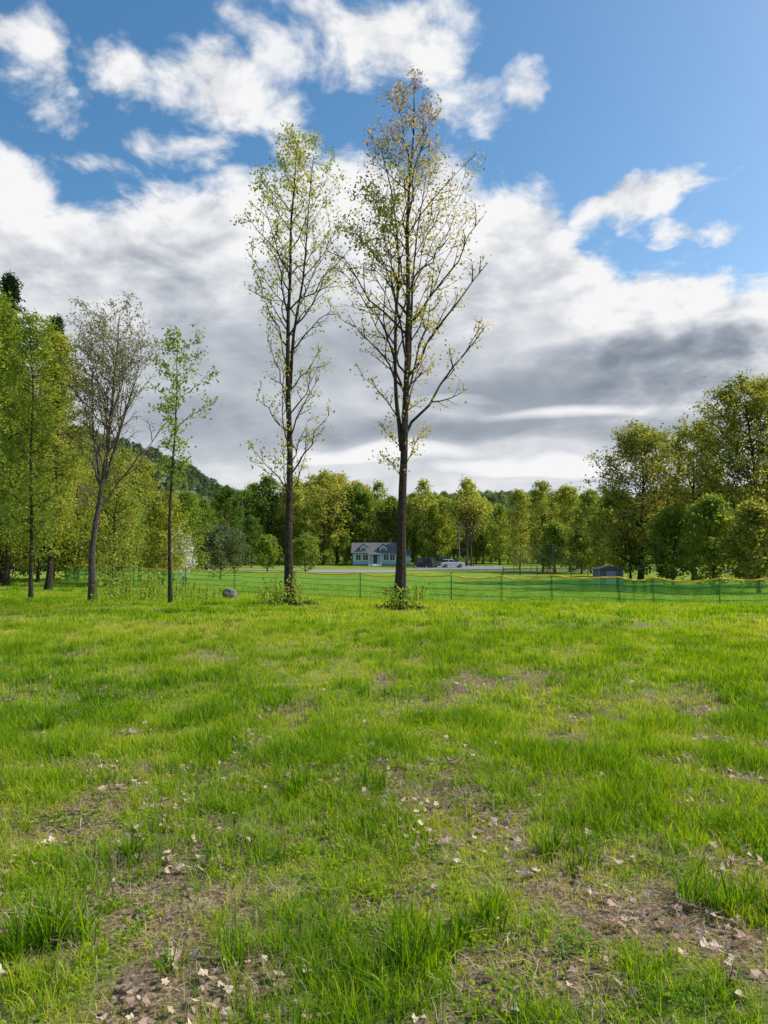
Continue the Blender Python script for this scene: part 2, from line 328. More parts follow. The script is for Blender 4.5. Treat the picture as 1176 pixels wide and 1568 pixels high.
# ---------------------------------------------------------------- instancer
def instancer(name,pos,rotz,scl,idx,tint,coll,tilt=None):
    n=len(pos); me=bpy.data.meshes.new(name); me.vertices.add(n); me.vertices.foreach_set('co',np.asarray(pos,np.float32).ravel())
    rot=np.zeros((n,3),np.float32); rot[:,2]=rotz
    if tilt is not None: rot[:,:2]=tilt
    a=me.attributes.new('rot','FLOAT_VECTOR','POINT'); a.data.foreach_set('vector',rot.ravel())
    a=me.attributes.new('scl','FLOAT','POINT'); a.data.foreach_set('value',np.asarray(scl,np.float32))
    a=me.attributes.new('idx','INT','POINT'); a.data.foreach_set('value',np.asarray(idx,np.int32))
    a=me.attributes.new('itint','FLOAT','POINT'); a.data.foreach_set('value',np.asarray(tint,np.float32))
    me.update(); o=link(bpy.data.objects.new(name,me))
    ng=bpy.data.node_groups.new(name+'_scatter','GeometryNodeTree')
    ng.interface.new_socket('Geometry',in_out='INPUT',socket_type='NodeSocketGeometry'); ng.interface.new_socket('Geometry',in_out='OUTPUT',socket_type='NodeSocketGeometry')
    nd=ng.nodes; lk=ng.links; gi=nd.new('NodeGroupInput'); go=nd.new('NodeGroupOutput')
    ip=nd.new('GeometryNodeInstanceOnPoints'); ci=nd.new('GeometryNodeCollectionInfo')
    ci.inputs['Collection'].default_value=coll; ci.inputs['Separate Children'].default_value=True; ci.inputs['Reset Children'].default_value=True
    def na(nm,t):
        x=nd.new('GeometryNodeInputNamedAttribute'); x.data_type=t; x.inputs['Name'].default_value=nm
        return [s for s in x.outputs if s.enabled and s.name=='Attribute'][0]
    er=nd.new('FunctionNodeEulerToRotation'); lk.new(na('rot','FLOAT_VECTOR'),er.inputs[0])
    lk.new(gi.outputs[0],ip.inputs['Points']); lk.new(ci.outputs[0],ip.inputs['Instance']); ip.inputs['Pick Instance'].default_value=True
    lk.new(na('idx','INT'),ip.inputs['Instance Index']); lk.new(er.outputs[0],ip.inputs['Rotation']); lk.new(na('scl','FLOAT'),ip.inputs['Scale'])
    lk.new(ip.outputs[0],go.inputs[0])
    md=o.modifiers.new('scatter','NODES'); md.node_group=ng
    return o
def variants(cname,meshes):
    c=bpy.data.collections.new(cname)
    for i,m in enumerate(meshes): c.objects.link(bpy.data.objects.new('%s_%02d'%(cname,i),m))
    return c

tv=[]
for i in range(6):
    H=15; W=[5,4.2,5.5,3.6,4.6,3.8][i]; dn=[1,1,1,.9,.35,.8][i]
    pr=[(H*a,W*b*(1+.2*R.normal()),W*b*(1+.2*R.normal())) for a,b in [(.05,.5),(.2,.85),(.42,1),(.6,.95),(.78,.75),(.92,.42),(1,.12)]]
    tv.append(build_tree('treeline_tree_%d'%i,[([(0,0,-.5),(R.normal()*.3,R.normal()*.3,6),(R.normal()*.4,0,14.5)],.22,.03,1)],(0,0,0),pr,44,5,4,int(6*dn)+1,.44,100+i,[M_barkgrey,M_far],
        up=[.6,.7,.5,.9,1.3,.8][i],t0=.08 if i!=4 else .25,spread=.35,obj=False,minr=.011,flat=.2))
TV=variants('treeline_variants',tv)
hv=[]
for i in range(4):
    rng=np.random.default_rng(400+i); n=420; u=rng.random(n); h=2+13*u; rmax=4.2*np.sqrt(np.clip(1-((u-.35)/.66)**2,0.02,1)); a=rng.random(n)*6.28; rr=rmax*np.sqrt(rng.uniform(.35,1,n))*rng.uniform(.75,1.1,n)
    V,Q=leafquads(np.stack([np.cos(a)*rr,np.sin(a)*rr,h],1),1.5,rng,asp=.8,flat=.2)
    V2,Q2=tubes(np.array([[[0,0,-1.],[0,0,6],[0,0,13]]]),np.array([[.3,.2,.05]]),6)
    hv.append(np_mesh('hill_tree_%d'%i,np.vstack([V,V2]),np.vstack([Q,Q2+len(V)]),[M_barkgrey,M_hillleaf_haze],np.r_[np.ones(len(Q)),np.zeros(len(Q2))],np.r_[rng.random(len(Q)),np.zeros(len(Q2))]))
HV=variants('hill_variants',hv)
pos=[];sc=[];ix=[];tn=[]
def addt(x,d,H,i,t): pos.append((x,d,float(G(x,d))-.1)); sc.append(H/15); ix.append(i); tn.append(t)
tx=[200,290,330,400,450,530,560,620,645,690,715,760,800,860,910,1000,1176]
ty=[760,762,752,734,726,724,745,747,742,762,748,766,754,742,750,742,742]
def Ht(px,d): return Zp(np.interp(px,tx,ty),d)-float(G(X(px,d),d))
for row,(d0,f,st) in enumerate([(182,.93,24),(205,.96,24),(232,.92,28)]):
    for px in np.arange(-250,1500,st):
        p=px+R.uniform(-9,9); d=d0+R.uniform(-8,8)
        if 690<p<712 and row==0: continue
        i=R.choice([0,1,2,3,4,5],p=[.2,.2,.2,.1,.2,.1])
        if i==4 and row>0: i=0
        addt(X(p,d),d,Ht(p,d)*f*R.uniform(.62,1.08),i,np.clip(R.normal(.5,.32),0,1))
for px,top,d,i,t in [(495,722,165,2,.8),(515,728,170,0,.95),(410,730,168,1,.2),(345,745,150,0,.15),(375,752,165,5,.1),(580,738,172,4,.6),(648,735,170,4,.8),(715,733,150,4,.85),(722,740,152,4,.8),(540,745,168,3,.3),(560,750,168,5,.45),(680,762,160,0,.7),(665,772,158,1,.6),(765,772,160,3,.6),(440,740,168,3,.85),(385,790,140,2,.15),(600,760,172,1,.4),(625,765,174,2,.5),(310,765,140,1,.3),(740,767,170,2,.6)]:
    addt(X(px,d),d,Zp(top,d)-float(G(X(px,d),d)),i,t)
for px in np.arange(270,960,13):
    if 535<px<632: d=R.uniform(176,182)
    else: d=R.uniform(158,176)
    if 632<px<770 : d=R.uniform(168,180)
    addt(X(px,d),d,R.uniform(3.5,8),R.integers(0,4),np.clip(R.normal(.42,.28),0,1))
instancer('distant_treeline',pos,R.random(len(pos))*6.28,sc,ix,tn,TV)

# ---------------------------------------------------------------- hills
hx=[-400,-100,0,100,230,290,335,400,600,700,800,900,1176,1600]
hy=[640,665,680,695,718,736,760,778,780,766,766,778,772,720]
def make_hill():
    az=np.linspace(-1.3,1.3,220); ds=np.linspace(420,1500,36)
    pxs=588+F*np.tan(np.clip(az,-1.1,1.1)); Hh=(839-np.interp(pxs,hx,hy))/F*900/np.cos(az)
    A,D=np.meshgrid(az,ds); sh=np.interp(D,[420,900,1500],[0,1,.6]); sh=sh*sh*(3-2*sh)
    x=np.sin(A)*D; y=np.cos(A)*D
    z=-2.3+ (Hh[None]+3)*sh*(1+.10*(n2_.f(x*.006+30,y*.006+30)-.5))
    V=np.stack([x,y,z],-1).reshape(-1,3); ii=np.arange(V.shape[0]).reshape(len(ds),len(az))
    Q=np.stack([ii[:-1,:-1],ii[:-1,1:],ii[1:,1:],ii[1:,:-1]],-1).reshape(-1,4)
    return V,Q,Hh,az
V,Q,Hh,haz=make_hill()
M_hill=simple('hill_forest_floor',(.12,.16,.09),.95,var=.4,scale=.05,spec=0)
link(bpy.data.objects.new('wooded_hill',np_mesh('wooded_hill',V,Q,[M_hill],smooth=True)))
n=3600; a=R.uniform(-.75,.75,n); D=R.uniform(560,930,n)
Hq=np.interp(a,haz,Hh); sh=np.interp(D,[420,900,1500],[0,1,.6]); sh=sh*sh*(3-2*sh); x=np.sin(a)*D; y=np.cos(a)*D
z=-2.3+(Hq+3)*sh*(1+.10*(n2_.f(x*.006+30,y*.006+30)-.5))-.5
instancer('hill_forest',np.stack([x,y,z],1),R.random(n)*6.28,R.uniform(.5,.9,n),R.integers(0,4,n),np.clip(np.where(a<-.1,R.normal(.33,.2,n),R.normal(.62,.12,n)),0,1),HV)

# ---------------------------------------------------------------- ground
PATCH=[]
for (px,py,rx,ry) in [(130,1172,60,14),(50,1258,100,26),(740,1045,58,13),(640,1300,80,22),(370,1385,70,38),(900,1395,80,30),(150,1440,76,28),(1130,1470,70,40),(250,1530,80,26),(800,1510,90,34),(560,1400,60,30),(330,1260,46,18),(1000,1310,60,18)]:
    x,d=ghit(px,py); PATCH.append((x,d,rx*d/F,ry*d*d/(1.6*F)))
def bare(x,y):
    b=(n3_.f(x*2.8+80,y*2.1+80,4)-.5)*2.2 + np.interp(y,[2,3.5,5,8,14,22,34],[.46,.40,.26,.08,.0,-.05,-.05])
    for (cx,cy,rx,ry) in PATCH:
        q=((x-cx)/rx)**2+((y-cy)/ry)**2; b=b+.5*np.exp(-q*.8)
    for px,py,d in ((612,925,dB),(443,917,dA)):
        cx=X(px,d); q=((x-cx)/.75)**2+((y-d)/.75)**2; b=b+1.2*np.exp(-q**2)
    return np.clip(b,0,1)
xs=np.concatenate([-np.geomspace(4000,30,40),np.arange(-28,-9,.6),np.arange(-9,9,.12),np.arange(9,28,.6),np.geomspace(30,4000,40)])
ys=np.concatenate([-np.geomspace(3000,8,20),np.arange(-6,1.5,.7),np.arange(1.5,13,.12),np.arange(13,26,.3),np.arange(26,60,1.),np.arange(60,180,5.),np.geomspace(185,6000,30)])
XX,YY=np.meshgrid(xs,ys); ZZ=G(XX,YY); fn=(n1_.f(XX*6+9,YY*6+9,2)-.5)*.05; ZZ=ZZ+fn*((YY<13)&(abs(XX)<9)&(YY>1))
V=np.stack([XX,YY,ZZ],-1).reshape(-1,3); ii=np.arange(len(V)).reshape(XX.shape)
Q=np.stack([ii[:-1,:-1],ii[:-1,1:],ii[1:,1:],ii[1:,:-1]],-1).reshape(-1,4)
m,nt,nd,lk=newmat('meadow_ground')
o=nd.new('ShaderNodeOutputMaterial'); b=nd.new('ShaderNodeBsdfPrincipled'); b.inputs['Roughness'].default_value=.95; b.inputs['Specular IOR Level'].default_value=.1
tc=nd.new('ShaderNodeTexCoord'); at=nd.new('ShaderNodeAttribute'); at.attribute_name='bare'
def noi(s,det=6,vec=None):
    q=nd.new('ShaderNodeTexNoise'); q.inputs['Scale'].default_value=s; q.inputs['Detail'].default_value=det; q.inputs['Roughness'].default_value=.65; lk.new(vec or tc.outputs['Object'],q.inputs['Vector']); return q
nA=noi(45); nB=noi(.25,3); nC=noi(7,4)
rT=ramp(nd,[(.32,(.06,.042,.024)),(.48,(.19,.14,.085)),(.60,(.37,.285,.18)),(.75,(.52,.43,.30))]); lk.new(nA.outputs[0],rT.inputs[0])
rG=ramp(nd,[(.3,(.09,.185,.012)),(.5,(.175,.29,.016)),(.7,(.28,.37,.03))])
gm=mth(nt,'ADD',mth(nt,'MULTIPLY',nB.outputs[0],.6),mth(nt,'MULTIPLY',nC.outputs[0],.4)); lk.new(gm,rG.inputs[0])
mx=nd.new('ShaderNodeMix'); mx.data_type='RGBA'
fb=mth(nt,'ADD',at.outputs['Fac'],mth(nt,'MULTIPLY',mth(nt,'SUBTRACT',nC.outputs[0],.5),.6),clamp=True); lk.new(fb,mx.inputs[0]); lk.new(rG.outputs[0],mx.inputs[6]); lk.new(rT.outputs[0],mx.inputs[7])
lk.new(mx.outputs[2],b.inputs['Base Color'])
bp=nd.new('ShaderNodeBump'); bp.inputs['Strength'].default_value=.9; bp.inputs['Distance'].default_value=.03; lk.new(nA.outputs[0],bp.inputs['Height']); lk.new(bp.outputs[0],b.inputs['Normal'])
lk.new(b.outputs[0],o.inputs[0]); M_ground=m
me=np_mesh('ground',V,Q,[M_ground],smooth=True)
a=me.attributes.new('bare','FLOAT','POINT')
bv=bare(XX,YY); bv=np.where((YY<40)&(YY>-3),np.clip(bv*1.2+np.interp(YY,[2,8,20,40],[.45,.28,.05,0]),0,1),.02+.15*n3_.f(XX*.1,YY*.1)); a.data.foreach_set('value',bv.ravel().astype(np.float32))
link(bpy.data.objects.new('ground',me))

# ---------------------------------------------------------------- grass: one mesh of individual blades grown in clumps
BX,BD=ghit(353,917)
def scatter(n,y0,y1,margin=1.15,extra=.7):
    u=R.random(n); y=np.sqrt(y0*y0+u*(y1*y1-y0*y0)); x=(R.random(n)*2-1)*(y*.52*margin+extra); return x,y
def blades(xc,yc,nb,h,rad,w,lean,tint,K,store,tj=.3):
    n=len(xc); N=n*nb; rep=lambda a:np.repeat(np.broadcast_to(a,(n,)),nb)
    a2=R.random(N)*6.283; rr=rep(rad)*np.sqrt(R.random(N)); x=rep(xc)+np.cos(a2)*rr; y=rep(yc)+np.sin(a2)*rr
    az=a2+R.normal(size=N)*1.0; dr=np.stack([np.cos(az),np.sin(az),np.zeros(N)],1); sd=np.stack([-np.sin(az),np.cos(az),np.zeros(N)],1)
    fa=R.normal(size=N)*.8; sd=sd*np.cos(fa)[:,None]+dr*np.sin(fa)[:,None]
    H=rep(h)*R.uniform(.35,1.15,N); ln=rep(lean)*R.uniform(.1,1.,N); t=np.linspace(0,1,K)
    hor=H[:,None]*ln[:,None]*(t**1.7)[None]; ver=H[:,None]*(t-.35*ln[:,None].clip(0,2.6)*t**2.5)
    base=np.stack([x,y,G(x,y)-.012],1); c=base[:,None]+dr[:,None]*hor[...,None]; c[...,2]+=ver
    prof={4:[.8,1,.7,.08],3:[.9,.85,.08]}[K]; ww=(w*R.uniform(.55,1.25,N))[:,None]*np.array(prof)[None]
    L=c-sd[:,None]*ww[...,None]/2; Rr=c+sd[:,None]*ww[...,None]/2
    V=np.stack([L,Rr],2).reshape(-1,3); ii=np.arange(N*K*2).reshape(N,K,2)
    Q=np.stack([ii[:,:-1,0],ii[:,:-1,1],ii[:,1:,1],ii[:,1:,0]],-1).reshape(-1,4)
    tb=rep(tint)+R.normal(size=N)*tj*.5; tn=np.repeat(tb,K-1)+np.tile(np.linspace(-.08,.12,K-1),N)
    store.append((V.astype(np.float32),Q.astype(np.int32),np.clip(tn,0,1).astype(np.float32)))
def finish(name,store,mat):
    off=0; Vs=[];Qs=[];Ts=[]
    for V,Q,T in store: Vs.append(V);Qs.append(Q+off);Ts.append(T);off+=len(V)
    return link(bpy.data.objects.new(name,np_mesh(name,np.concatenate(Vs),np.concatenate(Qs),[mat],None,np.concatenate(Ts),smooth=True,val=False)))
GS=[];SS=[]
def field(n,y0,y1,nb,h0,rad,w,lean,K,fl):
    x,y=scatter(n,y0,y1); b=bare(x,y); k=(R.random(n)<np.clip(1.08-1.0*b,fl,1))&(((x-BX)/.35)**2+((y-BD+.25)/.45)**2>1); x,y,b=x[k],y[k],b[k]
    lush=np.clip((n2_.f(x*2.4+11,y*1.6+11,4)-.5)*2.3+.5,0,1); big=n1_.f(x*.22+5,y*.2+5,3)
    h=h0*(.45+1.0*lush)*(1-.3*b)*R.uniform(.7,1.25,len(x))
    t=.56-(lush-.5)*.46+(big-.5)*.8+.10*b+R.normal(size=len(x))*.11
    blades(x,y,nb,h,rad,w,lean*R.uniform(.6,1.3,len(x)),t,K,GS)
field(28000,1.8,7,11,.12,.035,.0042,.95,4,.16)
field(9000,1.8,7,5,.06,.03,.004,1.5,3,.35)
field(28000,7,15,11,.125,.055,.0080,.75,3,.13)
field(22000,15,36,12,.14,.15,.016,.6,3,.12)
field(4000,36,60,12,.16,.3,.03,.6,3,1.)
x,y=scatter(1500,2.2,16); k=(bare(x,y)<.6)&(n2_.f(x*.8+1,y*.8+1)>.45); x,y=x[k],y[k]
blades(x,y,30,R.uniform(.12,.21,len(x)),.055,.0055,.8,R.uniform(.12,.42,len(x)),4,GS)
for px,py,s in [(60,1440,1.1),(95,1430,1.),(30,1450,.9),(650,1470,.85),(640,1440,.8),(1050,1380,.85),(180,1320,.7),(860,1300,.75),(460,1200,.7),(560,1190,.7),(330,1480,.55),(1140,1380,.6),(740,1400,.6),(180,1100,.8),(60,1110,.9),(290,1105,.8),(900,1260,.6),(1010,1250,.6)]:
    x,d=ghit(px,py+14); xs_=x+R.normal(size=4)*.07; ys_=d+R.normal(size=4)*.07
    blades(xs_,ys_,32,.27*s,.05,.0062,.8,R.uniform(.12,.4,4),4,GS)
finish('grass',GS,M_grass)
x,y=scatter(20000,1.8,12); b=bare(x,y); k=R.random(len(x))<np.clip(.22+b,0,1); x,y=x[k],y[k]
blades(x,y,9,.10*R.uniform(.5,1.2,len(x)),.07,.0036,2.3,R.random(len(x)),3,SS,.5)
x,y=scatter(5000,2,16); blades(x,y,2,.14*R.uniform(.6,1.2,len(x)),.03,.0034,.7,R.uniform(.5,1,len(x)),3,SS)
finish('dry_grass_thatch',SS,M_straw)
x,y=scatter(4200,1.8,8); k=n1_.f(x*1.5+31,y*1.5+1)>.52; x,y=x[k],y[k]; n=len(x)*14; r=.07*np.sqrt(R.random(n)); a=R.random(n)*6.28; xx=np.repeat(x,14)+np.cos(a)*r; yy=np.repeat(y,14)+np.sin(a)*r
V,Q=leafquads(np.stack([xx,yy,G(xx,yy)+.015+.035*R.random(n)],1),.024,R,asp=.7,flat=.75)
link(bpy.data.objects.new('clover_weeds',np_mesh('clover_weeds',V,Q,[M_grass],None,np.clip(np.repeat(R.uniform(.2,.7,len(x)),14)+R.normal(size=n)*.08,0,1))))
def dryleaf(i):
    rng=np.random.default_rng(300+i); k=12; a=np.arange(k)*2*np.pi/k
    r=.5*(1+.28*np.cos(a*[3,5,4,5][i]+rng.random())+.08*rng.normal(size=k)); xx=np.cos(a)*r; yy=np.sin(a)*r*.75
    zz=.25*xx**2*[1,-1,1.4,.7][i]+.3*yy*xx+rng.normal(size=k)*.04+.06
    V=np.vstack([[0,0,.03],np.stack([xx,yy,zz],1)]); T=np.array([[0,1+j,1+(j+1)%k] for j in range(k)])
    return np_mesh('dry%d'%i,V,T,[M_dry],None,np.full(k,rng.random()))
LV=variants('dry_leaf_shapes',[dryleaf(i) for i in range(4)])
nl=42000; x,y=scatter(nl,1.8,10); b=bare(x,y); cl=n3_.f(x*2.3+7,y*1.8+3,3); k=R.random(nl)<np.clip((b*1.4),.03,1)*np.clip((cl-.47)*7,0.05,.9)*np.interp(y,[2,5,10],[.9,.5,.1]); x,y=x[k],y[k]
instancer('leaf_litter',np.stack([x,y,G(x,y)+.03],1),R.random(len(x))*6.28,R.uniform(.022,.056,len(x)),R.integers(0,4,len(x)),R.random(len(x)),LV,tilt=R.normal(size=(len(x),2))*.45)

M_mulch=simple('mulch_chips',(.05,.036,.028),.95,var=.6,scale=30,bump=1)
def mulch(d,px):
    cx=X(px,d); n=1500; rr=.8*np.sqrt(R.random(n))*R.uniform(.8,1.1,n); a=R.random(n)*6.28; x=cx+np.cos(a)*rr; y=d+np.sin(a)*rr
    C=np.stack([x,y,G(x,y)+.03+.12*R.random(n)*np.clip(1-rr,0,1)],1); V,Q=leafquads(C,.09,R,asp=.5,flat=.5)
    link(bpy.data.objects.new('mulch_ring',np_mesh('mulch_ring',V,Q,[M_mulch])))
mulch(dB,612); mulch(dA,450)
def sprouts(name,d,px0,px1,py_top,n,seed,mat=None,leaf=.07,dd=.3):
    rng=np.random.default_rng(seed); px=rng.uniform(px0,px1,n); y=d+rng.normal(size=n)*dd; x=np.array([X(p,d) for p in px]); g=G(x,y)
    hh=(Zp(py_top,d)-g)*rng.uniform(.45,1,n); s=np.stack([x,y,g],1); e=s+np.stack([rng.normal(size=n)*.12,rng.normal(size=n)*.12,hh],1)
    c=(s+e)/2+rng.normal(size=(n,3))*.04; p=bez(s,c,e,6); V,Q=tubes(p,np.full((n,6),.006),4)
    m=26; k=rng.random((n,m))*5; i=np.minimum(k.astype(int),4); fr=(k-i)[...,None]; ar=np.arange(n)[:,None]
    C=(p[ar,i]*(1-fr)+p[ar,i+1]*fr+rng.normal(size=(n,m,3))*.05).reshape(-1,3); V2,Q2=leafquads(C,leaf,rng)
    link(bpy.data.objects.new(name,np_mesh(name,np.vstack([V,V2]),np.vstack([Q,Q2+len(V)]),[M_bark,mat or M_sprout],np.r_[np.zeros(len(Q)),np.ones(len(Q2))],np.r_[np.zeros(len(Q)),rng.random(len(Q2))])))
sprouts('basal_sprouts',dB-.2,588,650,893,26,1,leaf=.09); sprouts('basal_sprouts',dA-.2,395,470,880,40,2,dd=.5,leaf=.09)
sprouts('sapling_shrub',28,165,250,866,60,3,M_sprout,.11,.8); sprouts('sapling_shrub',26,255,290,885,12,4); sprouts('sapling_shrub',27.5,290,335,890,18,6,dd=.4)

# ---------------------------------------------------------------- boulder, post
import bmesh
def boulder():
    bm=bmesh.new(); bmesh.ops.create_icosphere(bm,subdivisions=4,radius=.5)
    from mathutils import noise
    for v in bm.verts:
        p=v.co.copy(); k=1+.28*noise.noise(p*2.2)+.10*noise.noise(p*6)+.04*noise.noise(p*15); v.co=Vector((p.x*k*.72,p.y*k*.5,p.z*k*.62+.17))
    me=bpy.data.meshes.new('boulder'); bm.to_mesh(me); bm.free(); me.materials.append(simple('granite',(.17,.16,.145),.9,var=.5,scale=12,bump=.6)); 
    o=link(bpy.data.objects.new('boulder',me)); o.location=(BX,BD,float(G(BX,BD)))
boulder()
class MB:
    def __init__(s): s.v=[];s.f=[];s.m=[]
    def poly(s,pts,m=0):
        b=len(s.v); s.v+= [tuple(p) for p in pts]; s.f.append(tuple(range(b,b+len(pts)))); s.m.append(m)
    def box(s,x0,x1,y0,y1,z0,z1,m=0):
        b=len(s.v); s.v+=[(x0,y0,z0),(x1,y0,z0),(x1,y1,z0),(x0,y1,z0),(x0,y0,z1),(x1,y0,z1),(x1,y1,z1),(x0,y1,z1)]
        for f in [(0,3,2,1),(4,5,6,7),(0,1,5,4),(1,2,6,5),(2,3,7,6),(3,0,4,7)]: s.f.append(tuple(b+i for i in f)); s.m.append(m)
    def prism(s,prof,y0,y1,m=0,inset=None):
        n=len(prof); b=len(s.v); s.v+=[(p[0],y0,p[1]) for p in prof]+[(p[0],y1,p[1]) for p in prof]
        s.f.append(tuple(b+i for i in range(n))); s.m.append(m); s.f.append(tuple(b+n+i for i in reversed(range(n)))); s.m.append(m)
        for i in range(n): j=(i+1)%n; s.f.append((b+i,b+n+i,b+n+j,b+j)); s.m.append(m)
    def cyl(s,c,r,h,ax='z',n=14,m=0):
        b=len(s.v)
        for k in (0,1):
            for i in range(n):
                a=i*2*math.pi/n; u,v=r*math.cos(a),r*math.sin(a)
                s.v.append({'z':(c[0]+u,c[1]+v,c[2]+k*h),'y':(c[0]+u,c[1]+k*h,c[2]+v),'x':(c[0]+k*h,c[1]+u,c[2]+v)}[ax])
        for i in range(n): j=(i+1)%n; s.f.append((b+i,b+j,b+n+j,b+n+i)); s.m.append(m)
        s.f.append(tuple(b+i for i in reversed(range(n)))); s.m.append(m); s.f.append(tuple(b+n+i for i in range(n))); s.m.append(m)
    def obj(s,name,mats,parent=None,bevel=0,loc=None,rotz=0):
        me=bpy.data.meshes.new(name); me.from_pydata(s.v,[],s.f); [me.materials.append(q) for q in mats]
        me.polygons.foreach_set('material_index',np.array(s.m,np.int32)); me.update()
        o=bpy.data.objects.new(name,me); link(o,parent)
        bm=bmesh.new(); bm.from_mesh(me); bmesh.ops.recalc_face_normals(bm,faces=bm.faces); bm.to_mesh(me); bm.free()
        if loc is not None: o.location=loc
        o.rotation_euler[2]=rotz
        if bevel: md=o.modifiers.new('bv','BEVEL'); md.width=bevel; md.segments=2
        return o
def empty(name,loc,rotz=0):
    e=link(bpy.data.objects.new(name,None)); e.location=loc; e.rotation_euler[2]=rotz; return e
M_wood=simple('weathered_wood',(.16,.13,.10),.9,var=.4,scale=14,bump=.4)
x,d=ghit(281,899); mb=MB(); mb.cyl((0,0,-.2),.10,.85,n=10); mb.cyl((0,0,.64),.115,.05,n=10); mb.obj('wooden_post',[M_wood],loc=(x,d,float(G(x,d))),bevel=.01)

# ---------------------------------------------------------------- fence
def fence_mat():
    m,nt,nd,lk=newmat('green_netting'); o=nd.new('ShaderNodeOutputMaterial')
    uv=nd.new('ShaderNodeAttribute'); uv.attribute_name='fuv'; sp=nd.new('ShaderNodeSeparateXYZ'); lk.new(uv.outputs['Vector'],sp.inputs[0])
    def bars(s,per,w):
        f=mth(nt,'FRACT',mth(nt,'MULTIPLY',s,1/per)); return mth(nt,'LESS_THAN',f,w)
    g=mth(nt,'MAXIMUM',bars(sp.outputs[0],.05,.22),bars(sp.outputs[1],.05,.24))
    d=nd.new('ShaderNodeBsdfDiffuse'); d.inputs[0].default_value=(.08,.26,.05,1); t=nd.new('ShaderNodeBsdfTranslucent'); t.inputs[0].default_value=(.15,.44,.08,1)
    tr=nd.new('ShaderNodeBsdfTransparent'); a=nd.new('ShaderNodeMixShader'); a.inputs[0].default_value=.45; lk.new(d.outputs[0],a.inputs[1]); lk.new(t.outputs[0],a.inputs[2])
    b=nd.new('ShaderNodeMixShader'); lk.new(g,b.inputs[0]); lk.new(tr.outputs[0],b.inputs[1]); lk.new(a.outputs[0],b.inputs[2]); lk.new(b.outputs[0],o.inputs[0]); return m
M_net=fence_mat(); M_yel=simple('yellow_edge',(.85,.50,.05),.6); M_post=simple('dark_steel',(.03,.04,.035),.5,metal=.4); M_strap=simple('net_strap',(.02,.10,.03),.7)
posts=[(100,52),(205,48),(285,45.5),(360,43.5),(452,41),(552,38.5),(620,37),(691,35.5),(768,34.6),(845,33.7),(948,32.7),(1000,32.2),(1101,31.2),(1200,30.4),(1300,29.8)]
pw=[np.array([X(p,d),d,float(G(X(p,d),d))]) for p,d in posts]
fe=empty('plastic_mesh_fence',tuple(pw[0])); o0=pw[0]
mb=MB()
for i,p in enumerate(pw):
    q=p-o0; mb.cyl((q[0],q[1]+.05,q[2]-.2),.026,1.58+.05*R.normal(),n=7)
mb.obj('posts',[M_post],fe)
nseg=16; rows=9; cols=[]; U=[]; ul=0
for i in range(len(pw)-1):
    a_,b_=pw[i],pw[i+1]; L=np.linalg.norm(b_-a_); sag=.08+.10*R.random()
    for j in range(nseg+(i==len(pw)-2)):
        t=j/nseg; q=a_*(1-t)+b_*t; g=float(G(q[0],q[1])); top=1.26-sag*4*t*(1-t)+R.normal()*.008; wob=.05*math.sin(j*1.3+i)*math.sin(math.pi*t)
        cols.append([(q[0],q[1]+wob,g+.03+(top-.03)*k/(rows-1)) for k in range(rows)]); U.append([(ul+L*t,1.2*k/(rows-1)+.013,0) for k in range(rows)])
    ul+=L
cols=np.array(cols)-o0; Nn=len(cols); ii=np.arange(Nn*rows).reshape(Nn,rows)
Q=np.stack([ii[:-1,:-1],ii[1:,:-1],ii[1:,1:],ii[:-1,1:]],-1).reshape(-1,4)
me=np_mesh('netting',cols.reshape(-1,3),Q,[M_net],smooth=True); a=me.attributes.new('fuv','FLOAT_VECTOR','POINT'); a.data.foreach_set('vector',np.array(U,np.float32).ravel())
link(bpy.data.objects.new('netting',me),fe)
V,Q=tubes(cols[None,:,-1,:]+np.array([0,-.01,0.02]),np.full((1,Nn),.036),6); link(bpy.data.objects.new('top_edge',np_mesh('top_edge',V,Q,[M_yel])),fe)
sv=np.stack([cols[:,k,:]+np.array([0,-.01,0]) for k in (0,2,4,6)]); V,Q=tubes(sv,np.full((4,Nn),.010),4); link(bpy.data.objects.new('straps',np_mesh('straps',V,Q,[M_strap])),fe)

# ---------------------------------------------------------------- road
M_asph=simple('asphalt',(.22,.22,.22),.9,var=.2,scale=3,spec=.2); M_paint=simple('road_paint',(.7,.7,.66),.7); M_paintY=simple('road_paint_yellow',(.6,.42,.05),.7); M_gravel=simple('gravel',(.3,.28,.25),.95,var=.3,scale=8)
def strip(name,pts,mat,off):
    mb=MB()
    for x0,x1,y0,y1 in pts:
        ysn=np.linspace(y0,y1,4)
        for j in range(3):
            a0,a1=ysn[j],ysn[j+1]; mb.poly([(x0,a0,float(G(x0,a0))+off),(x1,a0,float(G(x1,a0))+off),(x1,a1,float(G(x1,a1))+off),(x0,a1,float(G(x0,a1))+off)])
    return mb.obj(name,[mat])
strip('road',[(-400,400,120,128)],M_asph,.05)
strip('road_edge_line',[(-400,400,120.3,120.45),(-400,400,127.55,127.7)],M_paint,.056)
strip('road_center_line',[(-400,400,123.85,123.95),(-400,400,124.1,124.2)],M_paintY,.056)
strip('parking_lot',[(X(635,140),X(775,140),128.02,151)],M_asph,.054)
strip('gravel_driveway',[(X(470,115),X(610,115),109,119.98)],M_gravel,.045)
strip('parking_lot_marking',[(X(650,150)+i*2.8,X(650,150)+i*2.8+.12,145,150.5) for i in range(6)],M_paint,.06)

